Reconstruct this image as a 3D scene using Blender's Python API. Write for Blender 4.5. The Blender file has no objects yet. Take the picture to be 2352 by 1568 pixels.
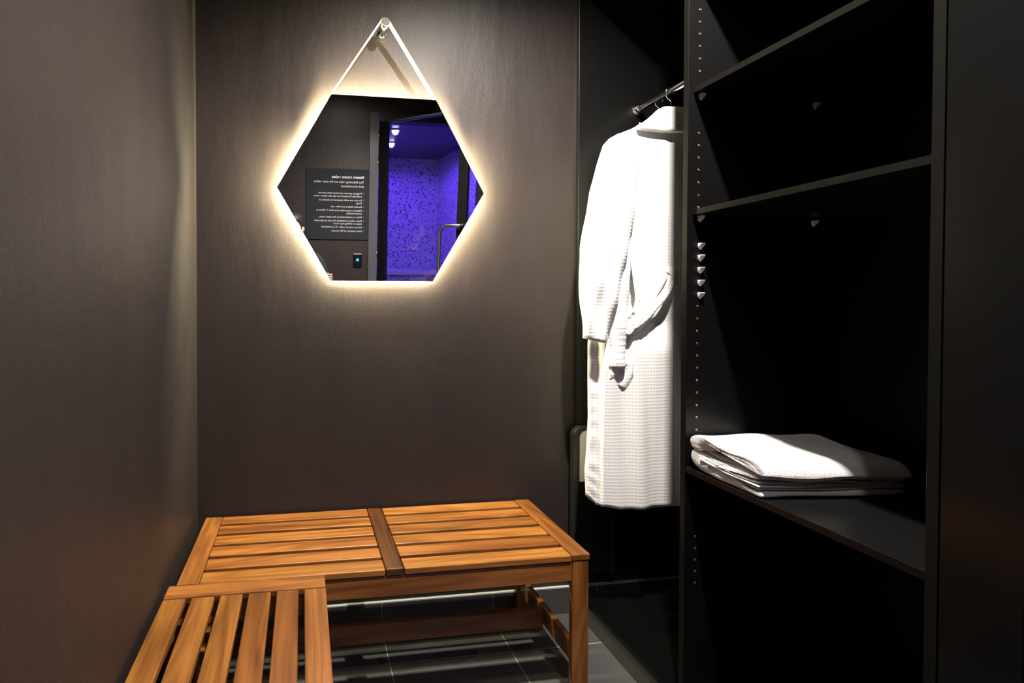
import bpy, bmesh, math, random
from mathutils import Vector, Matrix
from math import pi, sin, cos, sqrt, radians as R_
random.seed(7)
C = bpy.data.collections.new('room'); bpy.context.scene.collection.children.link(C)

# ---------------------------------------------------------------- materials
def mat(name, base, rough=.5, metal=0., spec=.5, coat=0.):
    m = bpy.data.materials.new(name); m.use_nodes = True
    b = m.node_tree.nodes['Principled BSDF']
    b.inputs['Base Color'].default_value = (*base, 1); b.inputs['Roughness'].default_value = rough
    b.inputs['Metallic'].default_value = metal; b.inputs['Specular IOR Level'].default_value = spec
    b.inputs['Coat Weight'].default_value = coat
    return m
class NT:
    def __init__(s, m): s.t = m.node_tree; s.n = s.t.nodes; s.b = s.n['Principled BSDF']
    def new(s, t, **k):
        n = s.n.new(t)
        for a, v in k.items(): setattr(n, a, v)
        return n
    def l(s, a, b): s.t.links.new(a, b)
    def math(s, op, a, b=None):
        n = s.new('ShaderNodeMath', operation=op)
        for i, v in enumerate([a, b]):
            if v is None: continue
            if isinstance(v, (int, float)): n.inputs[i].default_value = v
            else: s.l(v, n.inputs[i])
        return n.outputs[0]
    def bump(s, h, dist, strength=1.):
        n = s.new('ShaderNodeBump'); n.inputs['Distance'].default_value = dist; n.inputs['Strength'].default_value = strength
        s.l(h, n.inputs['Height']); s.l(n.outputs[0], s.b.inputs['Normal'])
    def noise(s, vec, scale, detail=2., rough=.5):
        n = s.new('ShaderNodeTexNoise'); n.inputs['Scale'].default_value = scale; n.inputs['Detail'].default_value = detail
        n.inputs['Roughness'].default_value = rough
        if vec is not None: s.l(vec, n.inputs['Vector'])
        return n.outputs['Fac']
    def coord(s, k='Object'): return s.new('ShaderNodeTexCoord').outputs[k]
    def mapv(s, vec, scale, loc=(0, 0, 0)):
        n = s.new('ShaderNodeMapping'); n.inputs['Location'].default_value = loc; n.inputs['Scale'].default_value = scale; s.l(vec, n.inputs['Vector']); return n.outputs[0]
    def ramp(s, fac, stops):
        n = s.new('ShaderNodeValToRGB'); e = n.color_ramp.elements
        e[0].position, e[0].color = stops[0][0], (*stops[0][1], 1)
        e[1].position, e[1].color = stops[-1][0], (*stops[-1][1], 1)
        for p, c in stops[1:-1]:
            x = e.new(p); x.color = (*c, 1)
        s.l(fac, n.inputs[0]); return n.outputs[0]
    def mix(s, f, a, b):
        n = s.new('ShaderNodeMixRGB')
        for i, v in enumerate([f, a, b]):
            if isinstance(v, (int, float)): n.inputs[i].default_value = v
            elif isinstance(v, tuple): n.inputs[i].default_value = (*v, 1)
            else: s.l(v, n.inputs[i])
        return n.outputs[0]

def wall_paint(name, c1, c2):
    m = mat(name, c1, .42, spec=.27); t = NT(m); co = t.coord()
    big = t.noise(t.mapv(co, (1, 1, .35)), 3.2, 4, .6)
    t.l(t.ramp(big, [(.3, c2), (.7, c1)]), t.b.inputs['Base Color'])
    fine = t.noise(co, 190, 3, .6); mid = t.noise(t.mapv(co, (1, 1, .3)), 9, 3)
    h = t.math('ADD', t.math('MULTIPLY', fine, .55), t.math('MULTIPLY', mid, 2.2))
    t.bump(h, .0026, .6)
    r = t.math('ADD', t.math('MULTIPLY', mid, .12), .38); t.l(r, t.b.inputs['Roughness'])
    return m
M_WALL = wall_paint('brown_grey_paint', (.0300, .0225, .0205), (.0235, .0182, .0172))
M_CEIL = mat('ceiling_paint', (.03, .028, .028), .7)

def laminate(name, c, r):
    m = mat(name, c, r, spec=.32); t = NT(m); co = t.coord()
    n = t.noise(t.mapv(co, (3, 3, 40)), 12, 3)
    t.bump(n, .0002, .3); t.l(t.math('ADD', t.math('MULTIPLY', n, .1), r - .05), t.b.inputs['Roughness'])
    return m
M_BLACK = laminate('black_laminate', (.0034, .0034, .0034), .38)
M_EDGE = laminate('black_edge_band', (.0075, .0075, .006), .3); M_EDGE.node_tree.nodes['Principled BSDF'].inputs['Specular IOR Level'].default_value = .2
M_GLOSSB = laminate('black_gloss', (.006, .006, .006), .16)
M_DARK = mat('matt_black', (.012, .012, .012), .5)
M_CHROME = mat('chrome', (.86, .86, .86), .12, 1.)
M_STEEL = mat('brushed_steel', (.7, .68, .66), .25, 1.)
M_BRASS = mat('brass_socket', (.85, .55, .33), .3, 1.)
M_CLIP = mat('translucent_clip', (.85, .85, .87), .25)
M_GOLD = mat('strap_brass', (.90, .78, .56), .5, .55)
M_MIRROR = mat('mirror_glass', (.93, .94, .95), .012, 1.)
M_PEG = mat('peg_metal', (.17, .135, .125), .6, 0)
M_MBACK = mat('mirror_backing', (.05, .05, .05), .6)

def wood(name, along, dark=1.):
    m = mat(name, (.4, .2, .08), .42, spec=.45, coat=.12); t = NT(m); co = t.coord()
    oi = t.new('ShaderNodeObjectInfo').outputs['Random']
    comb = t.new('ShaderNodeCombineXYZ')
    for i in range(3): t.l(t.math('MULTIPLY', oi, 17. + 9 * i), comb.inputs[i])
    add = t.new('ShaderNodeVectorMath', operation='ADD'); t.l(co, add.inputs[0]); t.l(comb.outputs[0], add.inputs[1])
    v = add.outputs[0]
    s1 = [22, 22, 22]; s1['xyz'.index(along)] = 1.4
    s2 = [260, 260, 260]; s2['xyz'.index(along)] = 5
    s3 = [9, 9, 9]; s3['xyz'.index(along)] = 1.1
    g1 = t.noise(t.mapv(v, s1), 1.0, 4, .6); g2 = t.noise(t.mapv(v, s2), 1.0, 2); g3 = t.noise(t.mapv(v, s3), 1., 2)
    n1 = t.new('ShaderNodeTexNoise'); n1.inputs['Scale'].default_value = 1.; n1.inputs['Distortion'].default_value = .5
    t.l(t.mapv(v, s3), n1.inputs['Vector'])
    rings = t.math('FRACT', t.math('MULTIPLY', n1.outputs['Fac'], 9.))
    tri = t.math('ABSOLUTE', t.math('SUBTRACT', rings, .5))
    f = t.math('ADD', t.math('MULTIPLY', g1, .62), t.math('MULTIPLY', tri, .22))
    f = t.math('ADD', f, t.math('MULTIPLY', g2, .16))
    col = t.ramp(f, [(.25, (.075, .024, .006)), (.42, (.20, .072, .016)), (.56, (.32, .125, .027)), (.75, (.45, .20, .045))])
    tint = t.ramp(oi, [(0., (.74 * dark, .66 * dark, .58 * dark)), (.5, (1. * dark, .95 * dark, .85 * dark)), (1., (1.12 * dark, 1.16 * dark, .95 * dark))])
    mm = t.new('ShaderNodeMixRGB', blend_type='MULTIPLY'); mm.inputs[0].default_value = 1.
    t.l(col, mm.inputs[1]); t.l(tint, mm.inputs[2])
    knot = t.ramp(g3, [(.66, (1, 1, 1)), (.78, (.55, .42, .36))])
    m2 = t.new('ShaderNodeMixRGB', blend_type='MULTIPLY'); m2.inputs[0].default_value = .8
    t.l(mm.outputs[0], m2.inputs[1]); t.l(knot, m2.inputs[2])
    t.l(m2.outputs[0], t.b.inputs['Base Color'])
    t.bump(g2, .0003, .5); t.l(t.math('ADD', t.math('MULTIPLY', g1, .2), .3), t.b.inputs['Roughness'])
    return m
M_WDARK = wood('oiled_wood_dark_crosswise', 'y', .42)
M_WX, M_WY, M_WZ = wood('oiled_wood_lengthwise', 'x'), wood('oiled_wood_crosswise', 'y'), wood('oiled_wood_upright', 'z')

def tiles():
    m = mat('dark_floor_tile', (.05, .05, .05), .28, spec=.5); t = NT(m); co = t.coord()
    sx = t.new('ShaderNodeSeparateXYZ'); t.l(co, sx.inputs[0])
    def line(o, pitch, off):
        a = t.math('FRACT', t.math('DIVIDE', t.math('SUBTRACT', o, off - pitch * 40), pitch))
        d = t.math('MINIMUM', a, t.math('SUBTRACT', 1., a))
        return t.math('LESS_THAN', d, .0016 / pitch)
    g = t.math('MAXIMUM', line(sx.outputs[0], .428, .287), line(sx.outputs[1], .428, 1.62))
    n = t.noise(co, 3, 3, .5); f = t.noise(co, 240, 2)
    c = t.ramp(n, [(.3, (.068, .067, .067)), (.7, (.082, .080, .079))])
    t.l(t.mix(g, c, (.42, .40, .36)), t.b.inputs['Base Color'])
    t.l(t.math('ADD', t.math('MULTIPLY', n, .08), .24), t.b.inputs['Roughness'])
    t.bump(t.math('SUBTRACT', t.math('MULTIPLY', f, .2), g), .0008, .5)
    return m
def skirt_tiles():
    m = mat('dark_skirting_tile', (.05, .05, .05), .3, spec=.5); t = NT(m); co = t.coord()
    sx = t.new('ShaderNodeSeparateXYZ'); t.l(co, sx.inputs[0])
    a = t.math('FRACT', t.math('DIVIDE', t.math('SUBTRACT', sx.outputs[0], .287 - .428 * 40), .428))
    g = t.math('LESS_THAN', t.math('MINIMUM', a, t.math('SUBTRACT', 1., a)), .0035)
    n = t.noise(co, 8, 3)
    t.l(t.mix(g, t.ramp(n, [(.3, (.05, .05, .05)), (.7, (.08, .078, .076))]), (.36, .34, .3)), t.b.inputs['Base Color'])
    t.bump(n, .001, .3)
    return m
M_TILE, M_SKIRT = tiles(), skirt_tiles()
M_SKTOP = mat('skirting_top_lit', (.42, .41, .38), .5)  # pale tone paints in the LED light along the skirting tile's top edge

def waffle(name, pitch, col, dist=.0022):
    m = mat(name, col, .9, spec=.15); t = NT(m)
    co = t.coord('UV')
    sx = t.new('ShaderNodeSeparateXYZ'); t.l(co, sx.inputs[0])
    k = 2 * pi / pitch
    a = t.math('ABSOLUTE', t.math('SINE', t.math('MULTIPLY', sx.outputs[0], k / 2)))
    b = t.math('ABSOLUTE', t.math('SINE', t.math('MULTIPLY', sx.outputs[1], k / 2)))
    h = t.math('MULTIPLY', a, b)
    n = t.noise(co, 900, 2)
    t.bump(t.math('SUBTRACT', t.math('MULTIPLY', n, .25), h), dist, .27)
    t.b.inputs['Sheen Weight'].default_value = .2
    t.l(t.mix(h, col, tuple(c * .90 for c in col)), t.b.inputs['Base Color'])
    return m
M_WAF = waffle('white_waffle_cotton', .0118, (.86, .86, .85))
M_WAF2 = waffle('white_waffle_cotton_coarse', .0135, (.84, .84, .80), .003)
def terry():
    m = mat('white_terry', (.84, .83, .82), .95, spec=.1); t = NT(m); co = t.coord()
    t.b.inputs['Sheen Weight'].default_value = .4
    n = t.noise(co, 700, 3, .7); v = t.new('ShaderNodeTexVoronoi'); v.inputs['Scale'].default_value = 520; t.l(co, v.inputs['Vector'])
    t.bump(t.math('ADD', n, v.outputs['Distance']), .0022, .7)
    return m
M_TERRY = terry()

def emit(name, c, s):
    m = bpy.data.materials.new(name); m.use_nodes = True; n = m.node_tree.nodes; n.clear()
    e = n.new('ShaderNodeEmission'); e.inputs[0].default_value = (*c, 1); e.inputs[1].default_value = s
    o = n.new('ShaderNodeOutputMaterial'); m.node_tree.links.new(e.outputs[0], o.inputs[0]); return m
LED = 1750.
M_LED = emit('led_strip_light', (1., .94, .60), LED)
M_LAMP = emit('steam_lamp_light', (.55, .6, 1.), 40.)
M_DOWN = emit('downlight_lens', (1., .93, .84), 25.)
M_BLUE = emit('blue_button_light', (.05, .38, 1.), 2.2)

def mosaic():
    m = mat('glass_mosaic', (.3, .3, .5), .22, spec=.6); t = NT(m); co = t.coord()
    v = t.new('ShaderNodeTexVoronoi'); v.inputs['Scale'].default_value = 1.; v.inputs['Randomness'].default_value = 0.
    sc = t.mapv(co, (70, 70, 70), (.31, .23, .23)); t.l(sc, v.inputs['Vector'])
    bw = t.new('ShaderNodeSeparateColor'); t.l(v.outputs['Color'], bw.inputs[0])
    c = t.ramp(bw.outputs[0], [(0., (.06, .05, .10)), (.10, (.09, .08, .16)), (.14, (.40, .38, .5)), (1., (.62, .6, .72))])
    c.node.color_ramp.interpolation = 'LINEAR'
    t.l(c, t.b.inputs['Base Color'])
    t.l(t.math('ADD', t.math('MULTIPLY', bw.outputs[1], .4), .08), t.b.inputs['Roughness'])
    nn = t.new('ShaderNodeBump'); nn.inputs['Distance'].default_value = .004; nn.inputs['Strength'].default_value = .35
    t.l(bw.outputs[2], nn.inputs['Height']); t.l(nn.outputs[0], t.b.inputs['Normal'])
    return m
M_MOSAIC = mosaic()
M_STCEIL = mat('steam_ceiling', (.045, .045, .07), .3)
def glassm():
    m = mat('door_glass', (1, 1, 1), .02); b = m.node_tree.nodes['Principled BSDF']
    b.inputs['Transmission Weight'].default_value = 1.; b.inputs['IOR'].default_value = 1.45
    return m
M_GLASS = glassm()
M_SIGN = mat('charcoal_sign_board', (.020, .021, .024), .75, spec=.15)
M_TEXT = mat('white_lettering', (.62, .62, .62), .5)
M_SKIN = mat('skin', (.55, .32, .23), .5); M_SKIN.node_tree.nodes['Principled BSDF'].inputs['Subsurface Weight'].default_value = .1
M_HAIR = mat('dark_brown_hair', (.018, .012, .009), .55)
M_SHIRT = mat('black_shirt', (.012, .014, .014), .85)
M_JEANS = mat('dark_jeans', (.02, .024, .035), .85)
M_EYE = mat('eye_white', (.8, .8, .78), .2); M_LIP = mat('lip', (.42, .17, .14), .5)

# ---------------------------------------------------------------- helpers
def obj(name, bm, m, parent=None, smooth=False, bevel=0, seg=2, sub=0, uv=None):
    me = bpy.data.meshes.new(name)
    bmesh.ops.recalc_face_normals(bm, faces=bm.faces)
    if uv:
        L = bm.loops.layers.uv.new('UVMap')
        for f in bm.faces:
            for l in f.loops: l[L].uv = uv(l.vert.co, f.normal)
    bm.to_mesh(me); bm.free()
    if isinstance(m, (list, tuple)):
        for x in m: me.materials.append(x)
    else: me.materials.append(m)
    if smooth:
        for p in me.polygons: p.use_smooth = True
    o = bpy.data.objects.new(name, me); C.objects.link(o)
    if parent: o.parent = parent
    if bevel:
        b = o.modifiers.new('bevel', 'BEVEL'); b.width = bevel; b.segments = seg; b.limit_method = 'ANGLE'; b.angle_limit = R_(40)
        b.harden_normals = False
    if sub:
        s = o.modifiers.new('sub', 'SUBSURF'); s.levels = sub; s.render_levels = sub
    return o
def tag(o, label, cat, group=None):
    o['label'] = label; o['category'] = cat
    if group: o['group'] = group
    return o
def thing(name, label, cat, loc=(0, 0, 0), rz=0, group=None):
    o = bpy.data.objects.new(name, None); C.objects.link(o); o.location = loc; o.rotation_euler = (0, 0, rz)
    o.empty_display_size = .1
    return tag(o, label, cat, group)
def struct(o): o['kind'] = 'structure'; return o
def bx(x0, x1, y0, y1, z0, z1, bm=None):
    bm = bm or bmesh.new()
    v = [bm.verts.new((x, y, z)) for x in (x0, x1) for y in (y0, y1) for z in (z0, z1)]
    for q in [(0, 1, 3, 2), (4, 6, 7, 5), (0, 4, 5, 1), (2, 3, 7, 6), (0, 2, 6, 4), (1, 5, 7, 3)]: bm.faces.new([v[i] for i in q])
    return bm
def tube(pts, r, bm=None, n=12, cap=True, flat=1.):
    """swept round bar; r may be a list"""
    bm = bm or bmesh.new(); pts = [Vector(p) for p in pts]; rings = []
    ref = None
    for i, p in enumerate(pts):
        d = (pts[min(i + 1, len(pts) - 1)] - pts[max(i - 1, 0)]).normalized()
        if ref is None:
            ref = Vector((0, 0, 1)) if abs(d.z) < .9 else Vector((1, 0, 0))
        a = (ref - d * ref.dot(d)).normalized(); ref = a; b = d.cross(a)
        rr = r[i] if isinstance(r, (list, tuple)) else r
        rings.append([bm.verts.new(p + a * rr * cos(2 * pi * k / n) + b * rr * flat * sin(2 * pi * k / n)) for k in range(n)])
    for A, B in zip(rings, rings[1:]):
        for k in range(n): bm.faces.new((A[k], A[(k + 1) % n], B[(k + 1) % n], B[k]))
    if cap: bm.faces.new(rings[0]); bm.faces.new(rings[-1])
    return bm
def cyl(p0, p1, r, bm=None, n=24): return tube([p0, p1], r, bm, n)
def loft(rings, bm=None, cap=True):
    bm = bm or bmesh.new(); V = [[bm.verts.new(p) for p in r] for r in rings]; n = len(V[0])
    for A, B in zip(V, V[1:]):
        for k in range(n): bm.faces.new((A[k], A[(k + 1) % n], B[(k + 1) % n], B[k]))
    if cap: bm.faces.new(V[0]); bm.faces.new(V[-1])
    return bm
def prism(poly, fn, bm=None):
    """poly of 2D points, fn(p, s) with s in 0,1 -> 3D"""
    bm = bm or bmesh.new(); a = [bm.verts.new(fn(p, 0)) for p in poly]; b = [bm.verts.new(fn(p, 1)) for p in poly]; n = len(a)
    bm.faces.new(a); bm.faces.new(b)
    for k in range(n): bm.faces.new((a[k], a[(k + 1) % n], b[(k + 1) % n], b[k]))
    return bm
def interp(tab, z):
    """table of (z, ...) sorted by z"""
    if z <= tab[0][0]: return tab[0][1:]
    for a, b in zip(tab, tab[1:]):
        if z <= b[0]:
            f = (z - a[0]) / (b[0] - a[0]); return tuple(p + (q - p) * f for p, q in zip(a[1:], b[1:]))
    return tab[-1][1:]
def copy_tree(o, parent=None):
    c = o.copy(); C.objects.link(c); c.parent = parent
    for ch in list(o.children): copy_tree(ch, c)
    return c

# ---------------------------------------------------------------- room shell
YW, XL, X0, CEIL, YB = 1.8, -.366, 1.048, 2.72, -.70
XR = 1.62
struct(obj('floor', bx(XL - .1, XR + .1, YB - .05, YW + .1, -.05, 0), M_TILE))
struct(obj('ceiling', bx(XL - .1, XR + .1, YB - .1, YW + .1, CEIL, CEIL + .05), M_CEIL))
struct(obj('wall_back', bx(XL - .1, XR + .1, YW, YW + .1, 0, CEIL), M_WALL))
struct(obj('wall_left', bx(XL - .1, XL, YB - .1, YW, 0, CEIL), M_WALL))
struct(obj('wall_right', bx(XR, XR + .1, YB - .1, YW, 0, CEIL), M_WALL))
bm = bx(XL, .556, YB - .1, YB, 0, CEIL); bx(.556, XR, YB - .1, YB, 2.47, CEIL, bm); bx(1.57, XR, YB - .1, YB, 0, 2.47, bm)
struct(obj('wall_rear', bm, M_WALL))
b = struct(obj('baseboard_back', bx(XL, 1.55, YW - .010, YW, 0, .100), M_SKIRT))
b = struct(obj('trim_1', bx(XL, 1.55, YW - .011, YW, .100, .105), M_SKTOP))
struct(obj('baseboard_left', bx(XL, XL + .010, YB, YW - .010, 0, .103), M_SKIRT))
# door set in the rear wall (seen in the mirror)
fr = obj('door_1', bx(.556, .628, YB - .11, YB + .022, 0, 2.47), laminate('door_frame_paint', (.07, .07, .075), .3)); struct(fr)
fm = fr.data.materials[0]
bm = bx(1.53, 1.57, YB - .11, YB + .022, 0, 2.47); bx(.628, 1.53, YB - .11, YB + .022, 2.405, 2.47, bm)
obj('door_frame', bm, M_DARK, fr)
# steam room beyond
struct(obj('floor_steam_room', bx(.2, 2.0, -2.85, YB - .1, -.05, 0), M_TILE))
struct(obj('wall_steam_back', bx(.2, 2.0, -2.85, -2.75, 0, 2.5), M_MOSAIC))
struct(obj('wall_steam_left', bx(.1, .2, -2.85, YB - .1, 0, 2.5), M_MOSAIC))
struct(obj('wall_steam_right', bx(1.72, 1.82, -2.75, YB - .1, 0, 2.5), M_MOSAIC))
struct(obj('ceiling_steam', bx(.1, 2.0, -2.85, YB - .1, 2.44, 2.5), M_STCEIL))
sb = thing('steam_bench', 'mosaic tiled bench with pale edge inside the purple steam room', 'bench', (.96, -2.5, 0))
obj('bench_base', bx(-.75, .75, -.24, .25, 0.001, 1.02), M_MOSAIC, sb)
obj('bench_ledge', bx(-.75, .75, -.24, .28, 1.02, 1.065), mat('pale_ledge', (.6, .6, .62), .4), sb)
for i, (x, y) in enumerate([(.855, -1.15), (.93, -1.78)]):
    t = thing('steam_lamp', ['round ceiling lamp nearer the door in the purple steam room', 'round ceiling lamp deeper inside the purple steam room'][i], 'lamp', (x, y, 2.44), 0, 'steam room ceiling lamps')
    bm = bmesh.new(); bmesh.ops.create_cone(bm, cap_ends=True, segments=28, radius1=.038, radius2=.05, depth=.012, matrix=Matrix.Translation((0, 0, -.006)))
    obj('rim', bm, M_STEEL, t, True, 0)
    bm = bmesh.new(); bmesh.ops.create_cone(bm, cap_ends=True, segments=28, radius1=.030, radius2=.034, depth=.005, matrix=Matrix.Translation((0, 0, -.0145)))
    obj('lens', bm, M_LAMP, t)

# glass door, ajar
LEAF = thing('glass_door', 'black framed glass door standing ajar before the steam room, seen in the mirror', 'door', (.645, YB + .012, 0), R_(45.3))
def leafbar(x0, x1, z0, z1, name, m, t=.02): return obj(name, bx(x0, x1, -t, t, z0, z1), m, LEAF, bevel=.003)
leafbar(0, .082, .012, 2.395, 'stile', M_GLOSSB); leafbar(.745, .822, .012, 2.395, 'stile', M_GLOSSB)
leafbar(.082, .745, 2.375, 2.395, 'rail', M_DARK); leafbar(.082, .745, .012, .10, 'rail', M_GLOSSB)
leafbar(.082, .745, .10, 2.375, 'pane', M_GLASS, .004)
for z in (.35, 1.30, 2.06, 2.28):
    obj('hinge', cyl((-.008, .014, z - .045), (-.008, .014, z + .045), .008), M_CHROME, LEAF, True)
hz0, hz1 = 1.02, 1.545
path = [(.80, .02, hz1), (.80, .045, hz1), (.79, .060, hz1), (.74, .062, hz1), (.675, .062, hz1), (.648, .062, hz1 - .01), (.633, .062, hz1 - .035), (.628, .062, hz1 - .07),
        (.628, .062, hz0 + .07), (.633, .062, hz0 + .035), (.648, .062, hz0 + .01), (.675, .062, hz0), (.74, .062, hz0), (.79, .060, hz0), (.80, .045, hz0), (.80, .02, hz0)]
obj('pull_handle', tube(path, .0125), M_STEEL, LEAF, True)

# ---------------------------------------------------------------- sign and switch on the rear wall
SG = thing('rules_sign', 'charcoal board with white steam room rules on the rear wall, seen in the mirror', 'sign', (0, YB, 1.42))
obj('board', bx(.030, .5555, .0005, .010, .005, .588), M_SIGN, SG, bevel=.002)
def text(s, xs, width, z, bold=False, h=.017, parent=None):
    cu = bpy.data.curves.new('t', 'FONT'); cu.body = s; cu.size = h * 1.38; cu.extrude = .0006; cu.offset = .0007 if bold else 0
    to = bpy.data.objects.new('t', cu); C.objects.link(to); dg = bpy.context.evaluated_depsgraph_get()
    me = bpy.data.meshes.new_from_object(to.evaluated_get(dg)); bpy.data.objects.remove(to)
    w = max(v.co.x for v in me.vertices); k = width / w if width else 1
    for v in me.vertices: v.co = Vector((xs - v.co.x * k, .0108 + v.co.z, z + v.co.y))
    me.flip_normals(); me.materials.append(M_TEXT); me.name = 'lettering'
    o = bpy.data.objects.new('lettering', me); C.objects.link(o); o.parent = parent; return o
def px(cx, cy): return .556 - (918 - cx) * .000624, 2.012 - (cy - 92) * .000613 - 1.42
for s, c0, c1, cy, bold, h in [
        ('Steam room rules', 850, 416, 222, True, .022), ('The following rules are for your safety', 848, 178, 285, False, .018), ('and convenience:', 848, 537, 340, False, .018),
        ('Pregnant person and those that are not', 825, 240, 432, False, .0145), ('medically fit should not use the steam room.', 825, 175, 472, False, .0145),
        ('Do not use while impaired by alcohol or', 825, 240, 525, False, .0145), ('drugs.', 825, 740, 562, False, .0145), ('Shower before and after use', 825, 408, 612, False, .0145),
        ('Observe reasonable time limit. 3-10min is', 825, 212, 663, False, .0145), ('recommended.', 825, 612, 702, False, .0145), ('Wear a towel loosely in the steam room.', 825, 243, 752, False, .0145),
        ('Dress when completely dry and perspiration', 825, 180, 803, False, .0145), ('stops or chilling may occur.', 825, 435, 840, False, .0145),
        ('Use by anyone under 15 is prohibited', 825, 280, 888, False, .0145), ('Limit sessions of 30 minutes', 825, 415, 940, False, .0145)]:
    xs, z = px(c0, cy); text(s, xs, (c0 - c1) * .000624, z, bold, h, SG)
for cy in (424, 515, 602, 653, 742, 793, 878, 930):
    xs, z = px(845, cy); obj('lettering', cyl((xs, .0102, z), (xs, .0114, z), .0024, n=10), M_TEXT, SG)
SW = thing('wall_switch', 'black wall switch with glowing blue button below the rules sign', 'switch', (.466, YB, 1.25))
obj('plate', bx(-.037, .037, .0005, .009, -.058, .058), M_GLOSSB, SW, bevel=.004)
obj('button', cyl((0, .009, .006), (0, .014, .006), .0125), M_BLUE, SW, True)

# ---------------------------------------------------------------- mirror
MT = R_(3.5)
MIR = thing('hexagonal_mirror', 'hexagonal backlit mirror hung by a slim strap from a wall peg', 'mirror', (.2865, 1.755, 1.6085))
MIR.rotation_euler = (MT, 0, 0)   # leans out at the top
S = .3735
hexa = [(S * cos(pi / 3 * k), S * sin(pi / 3 * k)) for k in range(6)]
def hexprism(s, y0, y1, bm=None): return prism([(x * s, z * s) for x, z in hexa], lambda p, k: (p[0], (y0, y1)[k], p[1]), bm)
obj('glass', hexprism(1, 0, .004), M_MIRROR, MIR)
obj('backing', hexprism(.94, .0042, .012), M_MBACK, MIR)
bm = bmesh.new(); s1, s2, y0, y1 = .955, .942, .0125, .0165
vs = []
for sc in (s1, s2):
    for y in (y0, y1): vs.append([bm.verts.new((x * sc, y, z * sc)) for x, z in hexa])
a, b_, c, d = vs
for k in range(6):
    j = (k + 1) % 6
    bm.faces.new((a[k], a[j], b_[j], b_[k])); bm.faces.new((c[k], c[j], d[j], d[k])); bm.faces.new((b_[k], b_[j], d[j], d[k])); bm.faces.new((a[k], a[j], c[j], c[k]))
obj('led_strip', bm, M_LED, MIR)
# strap, wraps the two upper slanting edges and meets over the peg
PZ, PR_ = .5745, .0150      # centre and radius of the strap's bend over the peg, in the mirror's own frame
def strap_side(sg):
    q = Vector((S / 2, S * sqrt(3) / 2)); d = Vector((0, PZ)) - q; L = d.length
    al = math.atan2(d.y, d.x) - math.acos(PR_ / L) + pi       # tangent point on the right side
    tp = Vector((PR_ * cos(al), PZ + PR_ * sin(al)))
    if tp.x < 0 or (tp - q).length > L: al = math.atan2(d.y, d.x) + math.acos(PR_ / L) + pi; tp = Vector((PR_ * cos(al), PZ + PR_ * sin(al)))
    e = q + Vector((.5, -sqrt(3) / 2)) * S * .5
    n1 = Vector((q.y - tp.y, tp.x - q.x)).normalized(); n1 = n1 if n1.x > 0 else -n1
    n2 = Vector((sqrt(3) / 2, .5)); nm = (n1 + n2).normalized()
    inn_, th = .0006, .0024
    pts = [tp, q + nm * inn_, e + n2 * inn_, e + n2 * (inn_ + th), q + nm * (inn_ + th), tp + n1 * th]
    return prism([(p.x * sg, p.y) for p in pts], lambda p, k: (p[0], (-.003, .026)[k], p[1])), math.atan2(tp.y - PZ, tp.x)
bmL, ang = strap_side(-1); obj('strap', bmL, M_GOLD, MIR, bevel=.0005, seg=1)
bmR, ang = strap_side(1); obj('strap', bmR, M_GOLD, MIR, bevel=.0005, seg=1)
aa = [ang + (pi - 2 * ang) * k / 16 for k in range(17)]
arc = [(PR_ * cos(q), PZ + PR_ * sin(q)) for q in aa] + [((PR_ + .0024) * cos(q), PZ + (PR_ + .0024) * sin(q)) for q in aa[::-1]]
obj('strap_loop', prism(arc, lambda p, k: (p[0], (-.003, .026)[k], p[1])), M_GOLD, MIR, True)
PEG = thing('wall_peg', 'round metal peg on the wall carrying the mirror strap', 'peg', (.2875, YW, 2.182))
g = cyl((0, .0, .0), (0, -.012, 0), .0165); obj('flange', g, M_CHROME, PEG, True, .002)
obj('shaft', cyl((0, -.010, 0), (0, -.080, 0), .0125), M_CHROME, PEG, True)
obj('cap', cyl((0, -.0835, 0), (0, -.090, 0), .0145), M_PEG, PEG, False, .0012)
obj('collar', cyl((0, -.078, 0), (0, -.0838, 0), .0125), M_CHROME, PEG, True)

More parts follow.
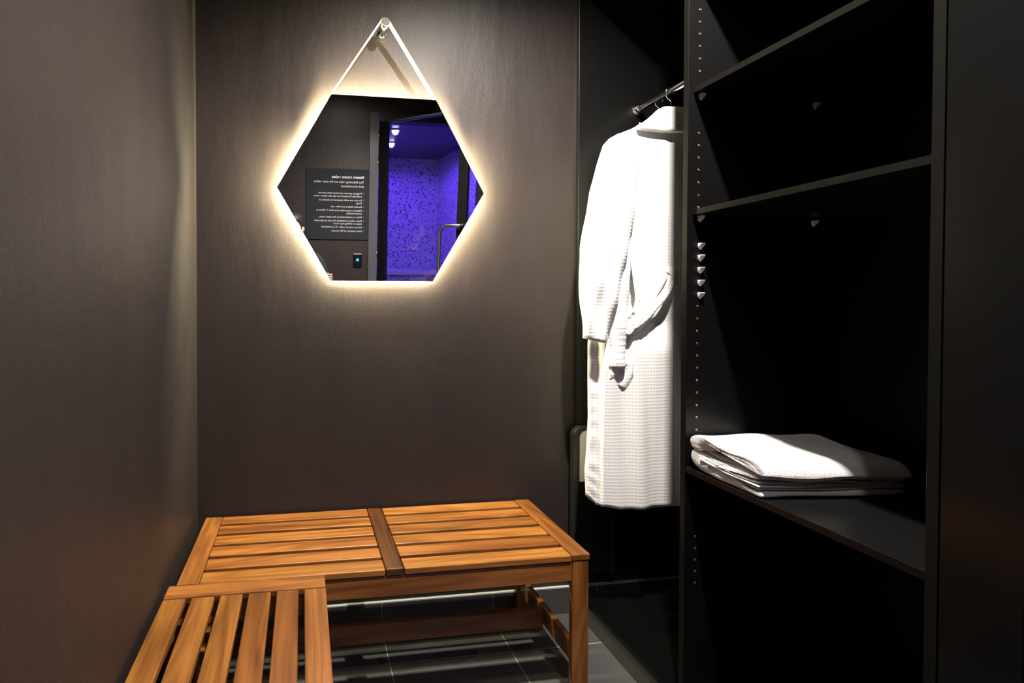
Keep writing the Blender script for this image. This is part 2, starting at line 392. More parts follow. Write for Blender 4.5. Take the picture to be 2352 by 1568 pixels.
# ---------------------------------------------------------------- benches (length on local x)
BL, BD, BH = 1.19, .414, .457
def make_bench():
    t = thing('slatted_bench', 'low wooden slatted bench along the back wall under the mirror', 'bench', (.2585, 1.581, 0), 0, 'wooden slatted benches set in an L')
    h2, d2, th = BL / 2, BD / 2, .019; sw, gap = .0565, .015
    for half in (-1, 1):
        xa, xb = (.028, h2 - .0595)
        if half < 0: xa, xb = -xb, -xa
        for i in range(6):
            y = -d2 + i * (sw + gap); e = .0008 * random.uniform(-1, 1)
            obj('slat', bx(xa, xb, y, y + sw, BH - th + e, BH - .0015 + e), M_WX, t, bevel=.0025)
    for sx in (-1, 1):
        x0, x1 = sorted((sx * h2, sx * (h2 - .058)))
        obj('end_rail', bx(x0, x1, -d2, d2, BH - th, BH), M_WY, t, bevel=.0035)
    obj('center_rail', bx(-.0265, .0265, -d2, d2, BH - th - .001, BH - .0005), M_WDARK, t, bevel=.0035)
    for sx in (-1, 1):
        for sy in (-1, 1):
            x0, x1 = sorted((sx * (h2 - .003), sx * (h2 - .055))); y0, y1 = sorted((sy * (d2 - .002), sy * (d2 - .024)))
            l = obj('leg', bx(x0, x1, y0, y1, 0, BH - th - .001), M_WZ, t, bevel=.003)
            xo = x1 if sx > 0 else x0
            obj('bolt', cyl((xo - sx * .001, (y0 + y1) / 2, BH - .045), (xo + sx * .0035, (y0 + y1) / 2, BH - .045), .006), M_STEEL, l, True)
    for sy in (-1, 1):
        y0, y1 = sorted((sy * (d2 - .004), sy * (d2 - .022)))
        obj('apron', bx(-h2 + .056, h2 - .056, y0, y1, BH - th - .062, BH - th - .003), M_WX, t, bevel=.002)
    for sx in (-1, 1):
        x0, x1 = sorted((sx * (h2 - .028), sx * (h2 - .046)))
        obj('side_apron', bx(x0, x1, -d2 + .025, d2 - .025, BH - th - .062, BH - th - .003), M_WY, t, bevel=.002)
        obj('side_stretcher', bx(x0, x1, -d2 + .025, d2 - .025, .115, .177), M_WY, t, bevel=.002)
    obj('stretcher', bx(-h2 + .0475, h2 - .0475, -.008, .012, .106, .170), M_WX, t, bevel=.002)
    obj('under_rail', bx(-.020, .020, -d2 + .023, d2 - .023, BH - th - .030, BH - th - .003), M_WY, t, bevel=.002)
    return t
b1 = make_bench()
b2 = copy_tree(b1); b2.location = (-.1475, 1.374 - .002 - BL / 2, 0); b2.rotation_euler = (0, 0, pi / 2)
b2['label'] = 'nearer wooden slatted bench along the left wall, butting the far bench'

# ---------------------------------------------------------------- wardrobe
XBK = 1.545; HT = 2.42
WD = thing('open_wardrobe', 'black open wardrobe bay with hanging rail beside the mirror wall', 'wardrobe', (0, 0, 0))
obj('end_panel', bx(X0, XBK, 1.782, YW - .0008, .151, HT), M_BLACK, WD, bevel=.0012)
obj('back_panel', bx(XBK, XBK + .012, 1.2725, 1.781, .098, HT), M_BLACK, WD)
obj('top_panel', bx(X0, XBK, 1.2725, 1.781, HT - .02, HT), M_BLACK, WD)
obj('base_panel', bx(X0, XBK, 1.2725, 1.735, .077, .095), mat('base_gloss', (.003, .003, .003), .12, spec=.3), WD, bevel=.0015)
obj('plinth', bx(X0 + .004, X0 + .020, 1.2725, 1.735, .0, .0765), laminate('plinth_grey', (.10, .10, .095), .3), WD)
RX, RZ = 1.290, 1.954
rail = obj('clothes_rail', cyl((RX, 1.2725, RZ), (RX, 1.775, RZ), .0125), M_CHROME, WD, True)
fl = obj('rail_flange', cyl((RX, 1.7818, RZ), (RX, 1.775, RZ), .021), M_CHROME, rail, False, .002)
obj('rail_cup', cyl((RX, 1.776, RZ), (RX, 1.756, RZ), .0165), M_CHROME, rail, False, .003)

SH = thing('shelf_unit', 'tall black shelf unit at right with three shelves and pin sockets', 'shelving', (0, 0, 0))
YD = 1.236
sp1 = obj('side_panel', bx(X0 + .0012, XBK, YD, YD + .0175, 0, HT), M_BLACK, SH)
obj('edge_band', bx(X0 - .0008, X0 + .0011, YD, YD + .0175, .0, HT), M_EDGE, sp1, bevel=.0005, seg=1)
sp2 = obj('side_panel', bx(X0 + .0012, XBK, .685, .702, 0, HT), M_BLACK, SH)
obj('edge_band', bx(X0 - .0008, X0 + .0011, .685, .702, .0, HT), M_EDGE, sp2, bevel=.0005, seg=1)
obj('back_panel', bx(XBK, XBK + .012, .685, YD + .0175, .0, HT), M_BLACK, SH)
obj('top_panel', bx(X0, XBK, .7022, YD - .0002, HT - .02, HT), M_BLACK, SH)
obj('base_panel', bx(X0, XBK, .7022, YD - .0002, .077, .095), M_BLACK, SH)
obj('plinth', bx(X0 + .02, X0 + .036, .7022, YD - .0002, .0, .0765), M_BLACK, SH)
def shelf(z, th, xf, band=True):
    o = obj('shelf', bx(xf + (.0016 if band else 0), XBK - .001, .7025, YD - .0006, z - th, z), M_BLACK, SH, bevel=.0006, seg=1)
    if band: obj('edge_band', bx(xf, xf + .0015, .7035, YD - .0075, z - th, z), M_EDGE, o)
shelf(1.799, .0150, 1.061); shelf(1.466, .0150, 1.061); shelf(2.115, .015, 1.061); shelf(.757, .0165, X0 + .0005, False)
# pin sockets and white shelf pins on the divider
def zpix(y): return 1.88 - (y - 134) * (1.88 - .430) / (1339 - 134)
ys = [23, 51, 78, 106, 134, 162, 303, 331, 359, 387, 416, 445, 472, 699, 727, 756, 784, 812, 840, 869, 897, 926, 954, 983, 1231, 1258, 1285, 1312, 1339]
s0 = None
for y in ys:
    if s0 is None:
        bm = bmesh.new()
        prof = [(.0034, 0), (.0034, -.0008), (.0022, -.0008), (.0018, -.0002)]
        rr = [[(r * cos(2 * pi * k / 14), d, r * sin(2 * pi * k / 14)) for k in range(14)] for r, d in prof]
        loft(rr, bm, True)
        s0 = obj('pin_socket', bm, M_BRASS, SH, True); o = s0
    else:
        o = s0.copy(); C.objects.link(o)
    o.location = (1.0815, YD, zpix(y))
def pin_bm():
    bm = bmesh.new()
    V = [bm.verts.new(p) for p in [(-.008, 0, .007), (.009, 0, .007), (.010, 0, -.003), (.001, 0, -.012), (-.007, 0, -.006),
                                   (-.006, -.012, .007), (.007, -.012, .007), (.007, -.010, .001), (.001, -.004, -.009), (-.005, -.008, -.001)]]
    bm.faces.new(V[:5]); bm.faces.new(V[5:])
    for k in range(5): bm.faces.new((V[k], V[(k + 1) % 5], V[5 + (k + 1) % 5], V[5 + k]))
    return bm
p0 = None
for x, z in [(1.085, 1.776), (1.085, 1.443), (1.087, zpix(560)), (1.087, zpix(587)), (1.087, zpix(615)), (1.087, zpix(644)), (1.087, zpix(673)), (1.445, 1.770), (1.445, 1.437)]:
    if p0 is None: p0 = obj('shelf_pin', pin_bm(), M_CLIP, SH, bevel=.001, seg=1); o = p0; o['label'] = 'small clear white plastic shelf pin'
    else: o = p0.copy(); C.objects.link(o)
    o.location = (x, YD - .0003, z)
# gloss filler panel at the right edge of the picture
FP = tag(obj('filler_panel', bx(X0, XBK, .585, .6835, 0, HT), M_GLOSSB, bevel=.0015), 'tall black glossy panel at the far right edge, nearest the camera', 'panel')

# ---------------------------------------------------------------- arch stand and small waffle towel
ST = thing('towel_holder', 'black round-cornered upright panel holder on the end panel, behind the bench corner', 'holder', (1.108, 1.765, .16))
def rrect(w, h, r, n=6):
    pts = [(-w, 0), (-w, h - r)]
    pts += [(-w + r - r * cos(a_), h - r + r * sin(a_)) for a_ in [pi / 2 * k / n for k in range(1, n + 1)]]
    pts += [(w - r + r * sin(a_), h - r + r * cos(a_)) for a_ in [pi / 2 * k / n for k in range(0, n + 1)]]
    pts += [(w, 0)]; return pts
out = rrect(.090, .575, .036); inn = rrect(.067, .561, .028)
bm = bmesh.new(); prism(out + inn[::-1], lambda p, k: (p[0], (-.0125, .0165)[k], p[1]), bm)
obj('arch_frame', bm, M_DARK, ST, bevel=.003)
obj('center_panel', bx(-.0665, .0665, .004, .0160, 0.001, .560), M_DARK, ST)
obj('cross_bar', bx(-.0665, .0665, -.0055, .0035, .340, .352), M_DARK, ST)
wt = bmesh.new(); ring = []
inn2 = rrect(.0655, .195, .028)
prism(inn2, lambda p, k: (p[0] + 1.108, 1.765 + (-.0125, -.0065)[k], p[1] + .5255), wt)
tag(obj('hand_towel', wt, M_WAF2, bevel=.002, uv=lambda c, n: (c.x, c.z)), 'small white waffle cloth with rounded corner in the black frame left of the robe', 'towel')

# ---------------------------------------------------------------- robes
def tubeshape(levels, tab, yoff, n=72, folds=None, zbot=None, zoff=None, pw=5.):
    """rings from top to bottom; tab (z, xl, xr, yc, h)"""
    rings = []
    for z in levels:
        xl, xr, yc, h = interp(tab, z); ring = []
        m = n // 2
        for k in range(n):
            front = k < m; u = (k if front else n - k) / m
            a_ = pi * u; c = cos(a_)
            x = xl + (xr - xl) * (.5 - .5 * (abs(c) ** .72) * (1 if c > 0 else -1))
            e = (max(0, 1 - abs(2 * (x - xl) / max(1e-6, xr - xl) - 1) ** pw)) ** .5
            y = yc + (-h * e if front else h * e) + yoff
            if folds: y += folds(x, z, front) * e
            zz = z + (zoff(x, z) if zoff else 0)
            ring.append((x, y, zz))
        rings.append(ring)
    return rings
def uvp(c, n): return (c.x + (c.y if abs(n.x) > .8 else 0), c.z)
def robe_uv(c, n): return (c.x, c.z)
body_tab = sorted([(1.905, 1.272, 1.345, 1.605, .022), (1.873, 1.238, 1.375, 1.605, .030), (1.85, 1.205, 1.405, 1.605, .034), (1.827, 1.162, 1.44, 1.605, .036), (1.81, 1.115, 1.47, 1.605, .036),
                   (1.79, 1.085, 1.49, 1.605, .036), (1.74, 1.075, 1.50, 1.605, .036), (1.6, 1.08, 1.50, 1.605, .036), (1.4, 1.09, 1.49, 1.605, .038), (1.2, 1.055, 1.49, 1.605, .042),
                   (1.07, 1.008, 1.50, 1.605, .046), (.95, 1.008, 1.50, 1.605, .048), (.8, 1.010, 1.50, 1.605, .05), (.65, 1.003, 1.505, 1.605, .052), (.585, .998, 1.51, 1.605, .054), (.46, 1.004, 1.51, 1.605, .054)])
def sm(a, b, x):
    t = min(1, max(0, (x - a) / (b - a))); return t * t * (3 - 2 * t)
def body_folds(x, z, front):
    low = sm(1.55, .7, z)
    f = .006 * low * sin(x * 34 + 1.2 + 1.1 * sin(z * 3)) + .004 * low * sin(x * 71 + z * 4)
    f += .0035 * sm(1.2, 1.5, z) * sin(x * 24 + z * 6)
    if front:
        step = sm(1.038, 1.046, x) * sm(1.15, 1.02, z); f += .012 - .026 * step * 1
        f += .004 * (1 - sm(1.03, 1.04, x)) * sm(1.15, 1.0, z) * sin(z * 95 + 2 * sin(z * 23))
        # front placket of the overlap
        px_ = 1.297 - .03 * sm(1.8, 1.35, z); f -= .005 * sm(px_ + .006, px_, x) * sm(1.25, 1.32, z)
        # gather at the belt
        d = math.hypot((x - 1.14), (z - 1.15)); f += .008 * math.exp(-(d / .09) ** 2) * sin((x - z) * 120)
    return f
def body_z(x, z):
    w = sm(.75, .47, z)
    base = .095 * (1 - sm(1.0, 1.04, x)) + .030 * (1 - sm(1.04, 1.12, x)) + .010 * sm(1.25, 1.4, x)
    if z > 1.86: return -.0
    return w * base * .3
def make_robe(label, dy, detail=True, dx=0, hs=.62, sx=1.):
    t = thing('bathrobe', label, 'bathrobe', (dx, dy, 1.22 * .025), 0, 'white waffle robes on the wardrobe rail'); t.scale = (.975, 1, .975)
    lv = [1.905, 1.89] + [1.905 - .0125 * k for k in range(2, 115)]
    bt = [(z_, 1.42 + (a - 1.42) * sx, b, c, d * hs) for z_, a, b, c, d in body_tab]
    bm = loft(tubeshape(lv, bt, 0, 120, body_folds if detail else (lambda x, z, fr: .004 * sin(x * 40)), zoff=body_z), None, True)
    obj('robe_body', bm, M_WAF, t, True, uv=uvp)
    if not detail: return t
    stab = sorted([(1.802, 1.100, 1.165, 1.585, .020), (1.785, 1.070, 1.175, 1.580, .032), (1.761, 1.046, 1.175, 1.575, .040), (1.69, 1.020, 1.165, 1.570, .046), (1.6, .995, 1.155, 1.568, .048), (1.49, .972, 1.145, 1.566, .046),
                   (1.40, .955, 1.128, 1.565, .044), (1.32, .951, 1.108, 1.563, .042), (1.2, .953, 1.085, 1.56, .036), (1.14, .960, 1.062, 1.56, .032), (1.075, .966, 1.036, 1.56, .028)])
    sf = lambda x, z, fr: .006 * sin(z * 31 + x * 40) * sm(1.75, 1.5, z) + .005 * sin(x * 90 - z * 22) * sm(1.5, 1.2, z)
    lv = [1.802, 1.795] + [1.785 - .0118 * k for k in range(0, 61)]
    bm = loft(tubeshape(lv, stab, 0, 64, sf, zoff=lambda x, z: -.25 * (x - 1.0) * sm(1.2, 1.08, z) if detail else 0, pw=2.6))
    obj('sleeve', bm, M_WAF, t, True, uv=uvp)
    if detail:
        s2 = sorted([(1.50, 1.120, 1.150, 1.585, .012), (1.45, 1.108, 1.160, 1.562, .022), (1.35, 1.078, 1.150, 1.553, .024), (1.28, 1.068, 1.138, 1.550, .025), (1.1, 1.064, 1.124, 1.545, .025), (.985, 1.062, 1.120, 1.545, .024)])
        f2 = lambda x, z, fr: .0010 * sin(z * 300) * sm(1.2, 1.05, z) + .004 * sin(z * 40 + x * 60)
        bm = loft(tubeshape([1.50 - .0058 * k for k in range(0, 90)], s2, .022, 48, f2, pw=2.4))
        obj('sleeve', bm, M_WAF, t, True, uv=uvp)
        # pocket flap below the folded sleeve
        bm = bmesh.new(); rows = []
        pk = [(1.068, .985, 1.125), (1.068, .955, 1.128), (1.078, .930, 1.135), (1.100, .913, 1.140), (1.128, .902, 1.146)]
        N = 14
        for j in range(12):
            f = j / 11; ring = []
            for i in range(N):
                g_ = i / (N - 1); x = 1.066 + .082 * g_; z = 1.0 - f * (.065 + .045 * g_)
                ring.append((x, 1.555 + .012 * f + .004 * sin(g_ * 9 + f * 6), z))
            rows.append(ring)
        rings = [r + [(p[0], p[1] + .006, p[2]) for p in r[::-1]] for r in rows]
        obj('pocket', loft(rings), M_WAF, t, True, uv=uvp)
        # belt: a flat loop hanging and tied
        def ribbon(pts, w, th=.0045, name='belt'):
            bm = bmesh.new(); pts = [Vector(p) + Vector((0, .025, 0)) for p in pts]; rings = []
            # catmull smoothing
            P_ = []
            for i in range(len(pts) - 1):
                a0, a1, a2, a3 = pts[max(0, i - 1)], pts[i], pts[i + 1], pts[min(len(pts) - 1, i + 2)]
                for k in range(8):
                    s_ = k / 8; P_.append(.5 * ((2 * a1) + (a2 - a0) * s_ + (2 * a0 - 5 * a1 + 4 * a2 - a3) * s_ ** 2 + (3 * a1 - a0 - 3 * a2 + a3) * s_ ** 3))
            P_.append(pts[-1])
            for i, p in enumerate(P_):
                d = (P_[min(i + 1, len(P_) - 1)] - P_[max(i - 1, 0)]).normalized(); nrm = Vector((0, -1, 0)); nrm = (nrm - d * nrm.dot(d)).normalized(); s_ = d.cross(nrm)
                ring = [p + s_ * (w / 2 * cx_) + nrm * (th / 2 * cy_) for cx_, cy_ in [(-1, -.5), (-.85, 1), (-.4, 1.15), (0, .75), (.4, 1.15), (.85, 1), (1, .5), (1, -.5), (.5, -1), (-.5, -1)]]
                rings.append([tuple(q) for q in ring])
            return obj(name, loft(rings, bm), M_WAF, t, True, uv=lambda c, n: (c.x, c.z), bevel=0)
        ribbon([(1.302, 1.560, 1.318), (1.27, 1.546, 1.290), (1.235, 1.538, 1.245), (1.195, 1.532, 1.190), (1.150, 1.530, 1.145), (1.118, 1.531, 1.118)], .030)
        ribbon([(1.318, 1.556, 1.300), (1.29, 1.540, 1.262), (1.262, 1.530, 1.232), (1.225, 1.526, 1.195), (1.185, 1.524, 1.155), (1.145, 1.524, 1.128), (1.115, 1.527, 1.112)], .032)
        ribbon([(1.285, 1.558, 1.330), (1.308, 1.552, 1.322), (1.322, 1.552, 1.300), (1.318, 1.556, 1.275)], .026)
        ribbon([(1.112, 1.526, 1.125), (1.118, 1.518, 1.108), (1.128, 1.520, 1.112), (1.14, 1.527, 1.12)], .022)
        ribbon([(1.13, 1.530, 1.42), (1.145, 1.528, 1.34), (1.155, 1.53, 1.28), (1.165, 1.534, 1.22), (1.155, 1.534, 1.17)], .020)
    collar(t)
    return t
def collar(t):
    rings = []
    for k in range(0, 33):
        f = k / 32; x = 1.178 + .24 * f;  zt = 1.838 + .068 * sm(0, .45, f) ** .85; zb = 1.822 - .010 * sin(pi * min(1, f * 1.1)); y = 1.573 + .006 * (1 - f) - .006 * sin(pi * f)
        rings.append([(x, y - .004, zt - .004), (x, y + .004, zt), (x, y + .012, zt - .003), (x, y + .012, zb + .002), (x, y + .002, zb), (x, y - .006, zb + .003), (x, y - .006, zb + .018), (x, y - .0025, zb + .022)])
    obj('collar', loft(rings), M_WAF2, t, True, uv=lambda c, n: (c.x, c.z))
r1 = make_robe('white waffle bathrobe hanging in front, nearest the camera, with belt and sleeve', 0, True)
r2 = make_robe('second white waffle bathrobe hanging directly behind the front robe', .075, False, .012, .5, .86)

def make_hanger(label, y, dx=0):
    t = thing('coat_hanger', label, 'hanger', (RX + dx, y, RZ), 0, 'coat hangers on the wardrobe rail')
    pts = []
    for k in range(0, 15):
        a_ = R_(-20 + k * 16.5); pts.append((.0155 * cos(a_) , 0, .0155 * sin(a_) + .0005))
    pts += [(-.0150, 0, -.014), (-.0110, 0, -.022), (-.004, 0, -.027), (.003, 0, -.031), (.0045, 0, -.036), (.0045, 0, -.055), (.0045, 0, -.085)]
    obj('hook', tube(pts, .0016, n=8), M_CHROME, t, True)
    pts = [(-.17, 0, -.19), (-.14, 0, -.165), (-.08, 0, -.13), (-.03, 0, -.102), (0, 0, -.092), (.03, 0, -.102), (.08, 0, -.13), (.14, 0, -.165), (.17, 0, -.19)]
    obj('shoulder_bar', tube(pts, [.006, .009, .010, .010, .010, .010, .010, .009, .006]), M_DARK, t, True)
    return t
make_hanger('chrome hook hanger holding the front bathrobe', 1.607); make_hanger('chrome hook hanger holding the rear bathrobe', 1.678, .012)

# ---------------------------------------------------------------- folded towel on the lowest shelf
ZS = .7575
def strip_ring(path, th):
    pts = [Vector((p[0], p[1])) for p in path]; P_ = []
    for i in range(len(pts) - 1):
        a0, a1, a2, a3 = pts[max(0, i - 1)], pts[i], pts[i + 1], pts[min(len(pts) - 1, i + 2)]
        for k in range(6):
            s_ = k / 6; P_.append(.5 * ((2 * a1) + (a2 - a0) * s_ + (2 * a0 - 5 * a1 + 4 * a2 - a3) * s_ ** 2 + (3 * a1 - a0 - 3 * a2 + a3) * s_ ** 3))
    P_.append(pts[-1]); L, Rr = [], []
    for i, p in enumerate(P_):
        d = (P_[min(i + 1, len(P_) - 1)] - P_[max(i - 1, 0)]).normalized(); n = Vector((-d.y, d.x)); w = th / 2 * (1 if 0 < i < len(P_) - 1 else .55)
        L.append(p + n * w); Rr.append(p - n * w)
    return L + Rr[::-1]
TW = thing('folded_towel', 'thick white terry towel folded on the lowest black shelf', 'towel', (0, 0, 0))
# profiles in (Y, z - shelf); Y falls towards the camera
layers = [
    # outer bottom wrap: along the shelf, up round the far fold and back towards the camera
    ([(1.010, .007), (1.06, .007), (1.14, .008), (1.185, .012), (1.208, .024), (1.211, .038), (1.203, .049), (1.185, .054), (1.15, .051), (1.11, .049), (1.06, .047), (1.015, .043)], .0125),
    ([(1.014, .019), (1.07, .018), (1.13, .019), (1.17, .021)], .0060),
    ([(1.012, .0265), (1.08, .0265), (1.14, .028), (1.185, .035)], .0045),
    ([(1.016, .033), (1.08, .0335), (1.14, .036), (1.188, .041)], .0040),
    # inner return of the top fold
    ([(1.038, .048), (1.07, .0575), (1.11, .061), (1.15, .064), (1.178, .067)], .0095),
    # big top fold, draped over the near side
    ([(1.001, .052), (1.004, .060), (1.014, .069), (1.035, .076), (1.07, .080), (1.11, .085), (1.15, .090), (1.185, .091), (1.207, .084), (1.212, .073), (1.204, .063), (1.19, .060)], .0165),
]
XS = [1.050, 1.052, 1.057, 1.066] + [1.066 + .018 * k for k in range(1, 19)] + [1.400, 1.408, 1.412]
for li, (path, th) in enumerate(layers):
    rings = []
    for i, x in enumerate(XS):
        f = (x - 1.05) / .362; e = 1.
        if i < 3: e = (.45, .75, .93)[i]
        if i > len(XS) - 4: e = (.93, .75, .45)[i - len(XS) + 3]
        jit = .004 * sin(li * 2.1) + .0
        p2 = []
        for (y, z) in path:
            yy = y + .0035 * sin(x * 23 + li + z * 60) - .030 * f * (1 if y < 1.1 else .2)
            zz = ZS + z * (1 - .10 * f) + .0022 * sin(x * 31 + y * 37 + li * .3) * (z > .03) + (.004 * math.exp(-((y - 1.2) / .05) ** 2) * 0)
            zz += (.0045 * sin((y - 1.0) * 34) * (z > .045)) * (1 - .6 * f)
            p2.append((yy, zz))
        rings.append([(x + jit + .0012 * sin(y_ * 60 + li), y_, z_) for q, (y_, z_) in enumerate(strip_ring(p2, th * e))])
    bm = loft(rings)
    for v in bm.verts:
        if v.co.z < ZS + .0004: v.co.z = ZS + .0004
        v.co += Vector((random.uniform(-1, 1), random.uniform(-1, 1), random.uniform(0, 1) if v.co.z < ZS + .003 else random.uniform(-1, 1))) * .0005
    obj('towel_layer', bm, M_TERRY, TW, True, sub=1)

# ---------------------------------------------------------------- photographer
PR = thing('person', 'person in a black shirt standing behind the camera, arm and fingers seen in the mirror', 'person', (-.075, -.27, 0))
def skin(name, V, E, m, parent, sub=2):
    me = bpy.data.meshes.new(name); me.from_pydata([v[:3] for v in V], E, []); me.materials.append(m)
    o = bpy.data.objects.new(name, me); C.objects.link(o); o.parent = parent
    sk = o.modifiers.new('skin', 'SKIN'); sk.use_smooth_shade = True; sk.branch_smoothing = .6
    if not me.skin_vertices: me.skin_vertices.new(name='')
    roots = set(); seen = set()
    adj = {i: [] for i in range(len(V))}
    for a_, b_ in E: adj[a_].append(b_); adj[b_].append(a_)
    for i in range(len(V)):
        if i in seen: continue
        roots.add(i); st = [i]
        while st:
            q = st.pop()
            if q in seen: continue
            seen.add(q); st += adj[q]
    for i, v in enumerate(V):
        sv = me.skin_vertices[0].data[i]; sv.radius = (v[3], v[4] if len(v) > 4 else v[3]); sv.use_root = i in roots
    su = o.modifiers.new('sub', 'SUBSURF'); su.levels = sub; su.render_levels = sub
    return o
V, E = [], []
def chain(*pts, start=None):
    prev = start
    for p in pts:
        V.append(p); i = len(V) - 1
        if prev is not None: E.append((prev, i))
        prev = i
    return prev
pel = chain((0, 0, .86, .125, .09))
wst = chain((0, .0, 1.02, .115, .08), start=pel); chs = chain((0, .01, 1.18, .135, .09), (0, .01, 1.27, .12, .085), start=wst)
nk = chain((0, .03, 1.345, .052), (0, .05, 1.40, .050), (0, .065, 1.445, .062, .070), (0, .07, 1.50, .074, .092), (0, .065, 1.56, .074, .092), (0, .06, 1.605, .048, .06), start=chs)
# right arm (on the +x side), forearm raised with a loosely closed hand
ra = chain((.165, .0, 1.285, .048), (.225, .01, 1.14, .040), (.255, .02, 1.01, .036), (.268, .09, 1.06, .030), (.270, .14, 1.095, .022), (.272, .175, 1.115, .024), (.274, .215, 1.135, .026), start=chs)
la = chain((-.155, .0, 1.285, .048), (-.20, .02, 1.15, .040), (-.20, .06, 1.03, .036), (-.10, .12, 1.06, .030), (-.01, .165, 1.095, .022), (.02, .175, 1.115, .024), (.05, .185, 1.130, .026), start=chs)
for sx in (-1, 1):
    chain((sx * .065, 0, .86, .070), (sx * .08, 0, .78, .075), (sx * .105, .01, .62, .070), (sx * .11, .015, .45, .052), (sx * .115, -.01, .28, .048), (sx * .12, -.02, .09, .034))
# fingers: short chains rooted in each palm
for k in range(4):
    o_ = (k - 1.5) * .017
    chain((.276 + .008, .218, 1.150 + o_ * .9, .0085), (.282, .242, 1.152 + o_ * .9, .0085), (.265, .250 - abs(o_) * .2, 1.152 + o_ * .9, .008), (.252, .237, 1.150 + o_ * .9, .0075))
chain((.265, .195, 1.140, .010), (.256, .212, 1.165, .0095), (.256, .228, 1.186, .0085))
for k in range(4):
    o_ = (k - 1.5) * .017
    chain((.060 + o_ * .9, .195, 1.140, .0085), (.066 + o_ * .9, .212, 1.152, .0085), (.068 + o_ * .9, .224, 1.162, .008), (.068 + o_ * .9, .232, 1.1665, .0075))
chain((.035, .175, 1.130, .010), (.022, .170, 1.148, .0095), (.020, .168, 1.1645, .0085))
# nose and ears
chain((0, .150, 1.512, .010), (0, .166, 1.492, .012), (0, .158, 1.484, .010))
for sx in (-1, 1): chain((sx * .072, .06, 1.515, .010, .016), (sx * .080, .055, 1.50, .010, .016), (sx * .074, .06, 1.478, .008, .010))
skin('body', V, E, M_SKIN, PR)
V, E = [], []
c0 = chain((0, 0, .80, .160, .125)); c1 = chain((0, 0, .90, .158, .122), (0, 0, 1.02, .150, .116), (0, .01, 1.18, .162, .115), (0, .012, 1.285, .125, .088), start=c0)
chain((0, .025, 1.335, .060), start=c1)
chain((.178, .0, 1.285, .064), (.230, .01, 1.15, .054), (.255, .02, 1.01, .047), (.266, .08, 1.055, .038), start=c1)
chain((-.160, .0, 1.285, .060), (-.201, .02, 1.15, .054), (-.20, .06, 1.03, .047), (-.12, .11, 1.055, .038), start=c1)
skin('shirt', V, E, M_SHIRT, PR)
V, E = [], []
chain((0, 0, .95, .125, .100), (0, 0, .88, .140, .108), (0, 0, .80, .125, .100))
for sx in (-1, 1): chain((sx * .066, 0, .88, .076), (sx * .076, 0, .79, .090), (sx * .105, .01, .62, .085), (sx * .11, .015, .45, .068), (sx * .115, -.01, .28, .064), (sx * .12, -.02, .075, .056))
skin('trousers', V, E, M_JEANS, PR)
for sx in (-1, 1):
    V, E = [], []
    chain((sx * .12, -.055, .036, .034, .040), (sx * .122, .02, .038, .036, .042), (sx * .126, .10, .032, .030, .042), (sx * .128, .15, .026, .024, .034)); skin('shoe', V, E, M_DARK, PR)
V, E = [], []
chain((0, .025, 1.44, .060, .062), (0, .040, 1.50, .084, .084), (0, .058, 1.572, .089, .107), (0, .068, 1.622, .074, .094)); skin('hair', V, E, M_HAIR, PR)
for sx in (-1, 1):
    bm = bmesh.new(); bmesh.ops.create_uvsphere(bm, u_segments=16, v_segments=10, radius=.0105, matrix=Matrix.Translation((sx * .029, .140, 1.512)))
    ey = obj('eye', bm, M_EYE, PR, True)
    bm = bmesh.new(); bmesh.ops.create_uvsphere(bm, u_segments=12, v_segments=8, radius=.0055, matrix=Matrix.Translation((sx * .029, .1458, 1.511)))
    obj('iris', bm, M_HAIR, ey, True)
    obj('eyebrow', tube([(sx * .014, .156, 1.531), (sx * .028, .157, 1.535), (sx * .044, .146, 1.531)], [.002, .0032, .0018]), M_HAIR, PR, True)
obj('lips', tube([(-.022, .140, 1.452), (-.010, .150, 1.455), (0, .152, 1.453), (.010, .150, 1.455), (.022, .140, 1.452)], [.002, .005, .006, .005, .002]), M_LIP, PR, True)
# the camera in the left hand; the view is taken from its front glass
CB = thing('photo_camera', 'black photo camera held at chest height by the person', 'camera', (0, -.10, 1.22))
obj('camera_body', bx(-.065, .065, -.035, .025, -.045, .045), M_DARK, CB, bevel=.01, seg=3)
obj('viewfinder', bx(-.025, .025, -.03, .02, .046, .068), M_DARK, CB, bevel=.006)
obj('objective', cyl((0, .0255, 0), (0, .075, 0), .036, n=32), M_DARK, CB, False, .003)

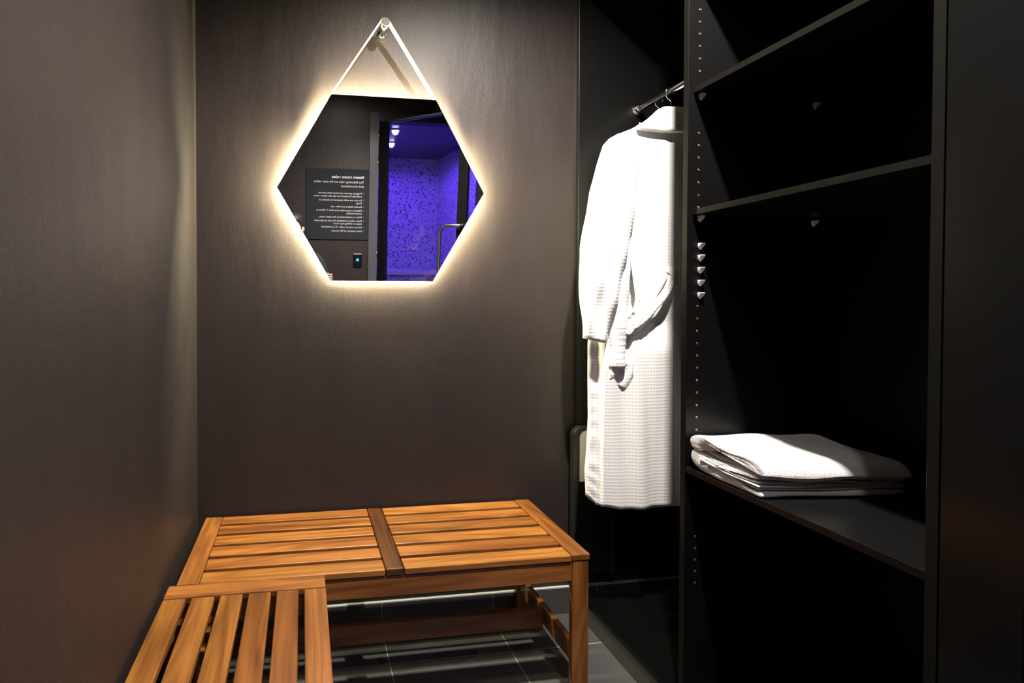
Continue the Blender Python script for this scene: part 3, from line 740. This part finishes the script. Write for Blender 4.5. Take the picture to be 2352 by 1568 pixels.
# ---------------------------------------------------------------- lights
def downlight(x, y, label):
    t = thing('ceiling_downlight', label, 'lamp', (x, y, CEIL), 0, 'ceiling downlights')
    bm = bmesh.new(); rr = [[(r * cos(2 * pi * k / 32), r * sin(2 * pi * k / 32), d) for k in range(32)] for r, d in [(.030, -.0005), (.030, -.006), (.045, -.006), (.048, -.0005)]]
    loft(rr, bm, False); obj('bezel', bm, M_STEEL, t, True)
    obj('lens', cyl((0, 0, -.001), (0, 0, -.003), .029), M_DOWN, t)
def spot(name, loc, power, col, size, blend, rad, aim=(0, 0, -1)):
    l = bpy.data.lights.new(name, 'SPOT'); l.energy = power; l.color = col; l.spot_size = size; l.spot_blend = blend; l.shadow_soft_size = rad
    o = bpy.data.objects.new(name, l); C.objects.link(o); o.location = loc
    o.rotation_euler = Vector(aim).to_track_quat('-Z', 'Y').to_euler(); return o
downlight(.70, .742, 'small round downlight in the ceiling above the shelf unit'); downlight(.36, -.08, 'small round downlight in the ceiling behind the camera')
spot('downlight_beam', (.70, .742, CEIL - .03), 380, (1., .92, .84), R_(154), .75, .028)
spot('downlight_beam', (.36, -.08, CEIL - .03), 19, (1., .90, .82), R_(165), .7, .03)
for x, y, p in [(.855, -1.15, 26), (.93, -1.78, 26)]:
    spot('steam_lamp_beam', (x, y, 2.42), p * 3., (.15, .05, 1.), R_(175), .3, .03)

w = bpy.data.worlds.new('world'); bpy.context.scene.world = w; w.use_nodes = True
w.node_tree.nodes['Background'].inputs[0].default_value = (.02, .02, .022, 1); w.node_tree.nodes['Background'].inputs[1].default_value = .1

# ---------------------------------------------------------------- camera
f, cx, cy = 1140., 851.4, 703.4
cam = bpy.data.cameras.new('camera'); co = bpy.data.objects.new('camera', cam); C.objects.link(co)
cam.sensor_fit = 'HORIZONTAL'; cam.sensor_width = 36; cam.lens = f / 2352 * 36
cam.shift_x = (1176 - cx) / 2352; cam.shift_y = (cy - 784) / 2352; cam.clip_start = .02
co.location = (0, 0, 1.22)
co.rotation_euler = (pi / 2 - math.atan(16.4 / 1140), 0, -math.atan(156.4 / 1140))
sc = bpy.context.scene; sc.camera = co
sc.view_settings.view_transform = 'Standard'; sc.view_settings.look = 'None'; sc.view_settings.exposure = 0; sc.view_settings.gamma = 1
sc.view_settings.use_curve_mapping = False
sc.cycles.max_bounces = 8; sc.cycles.caustics_reflective = True
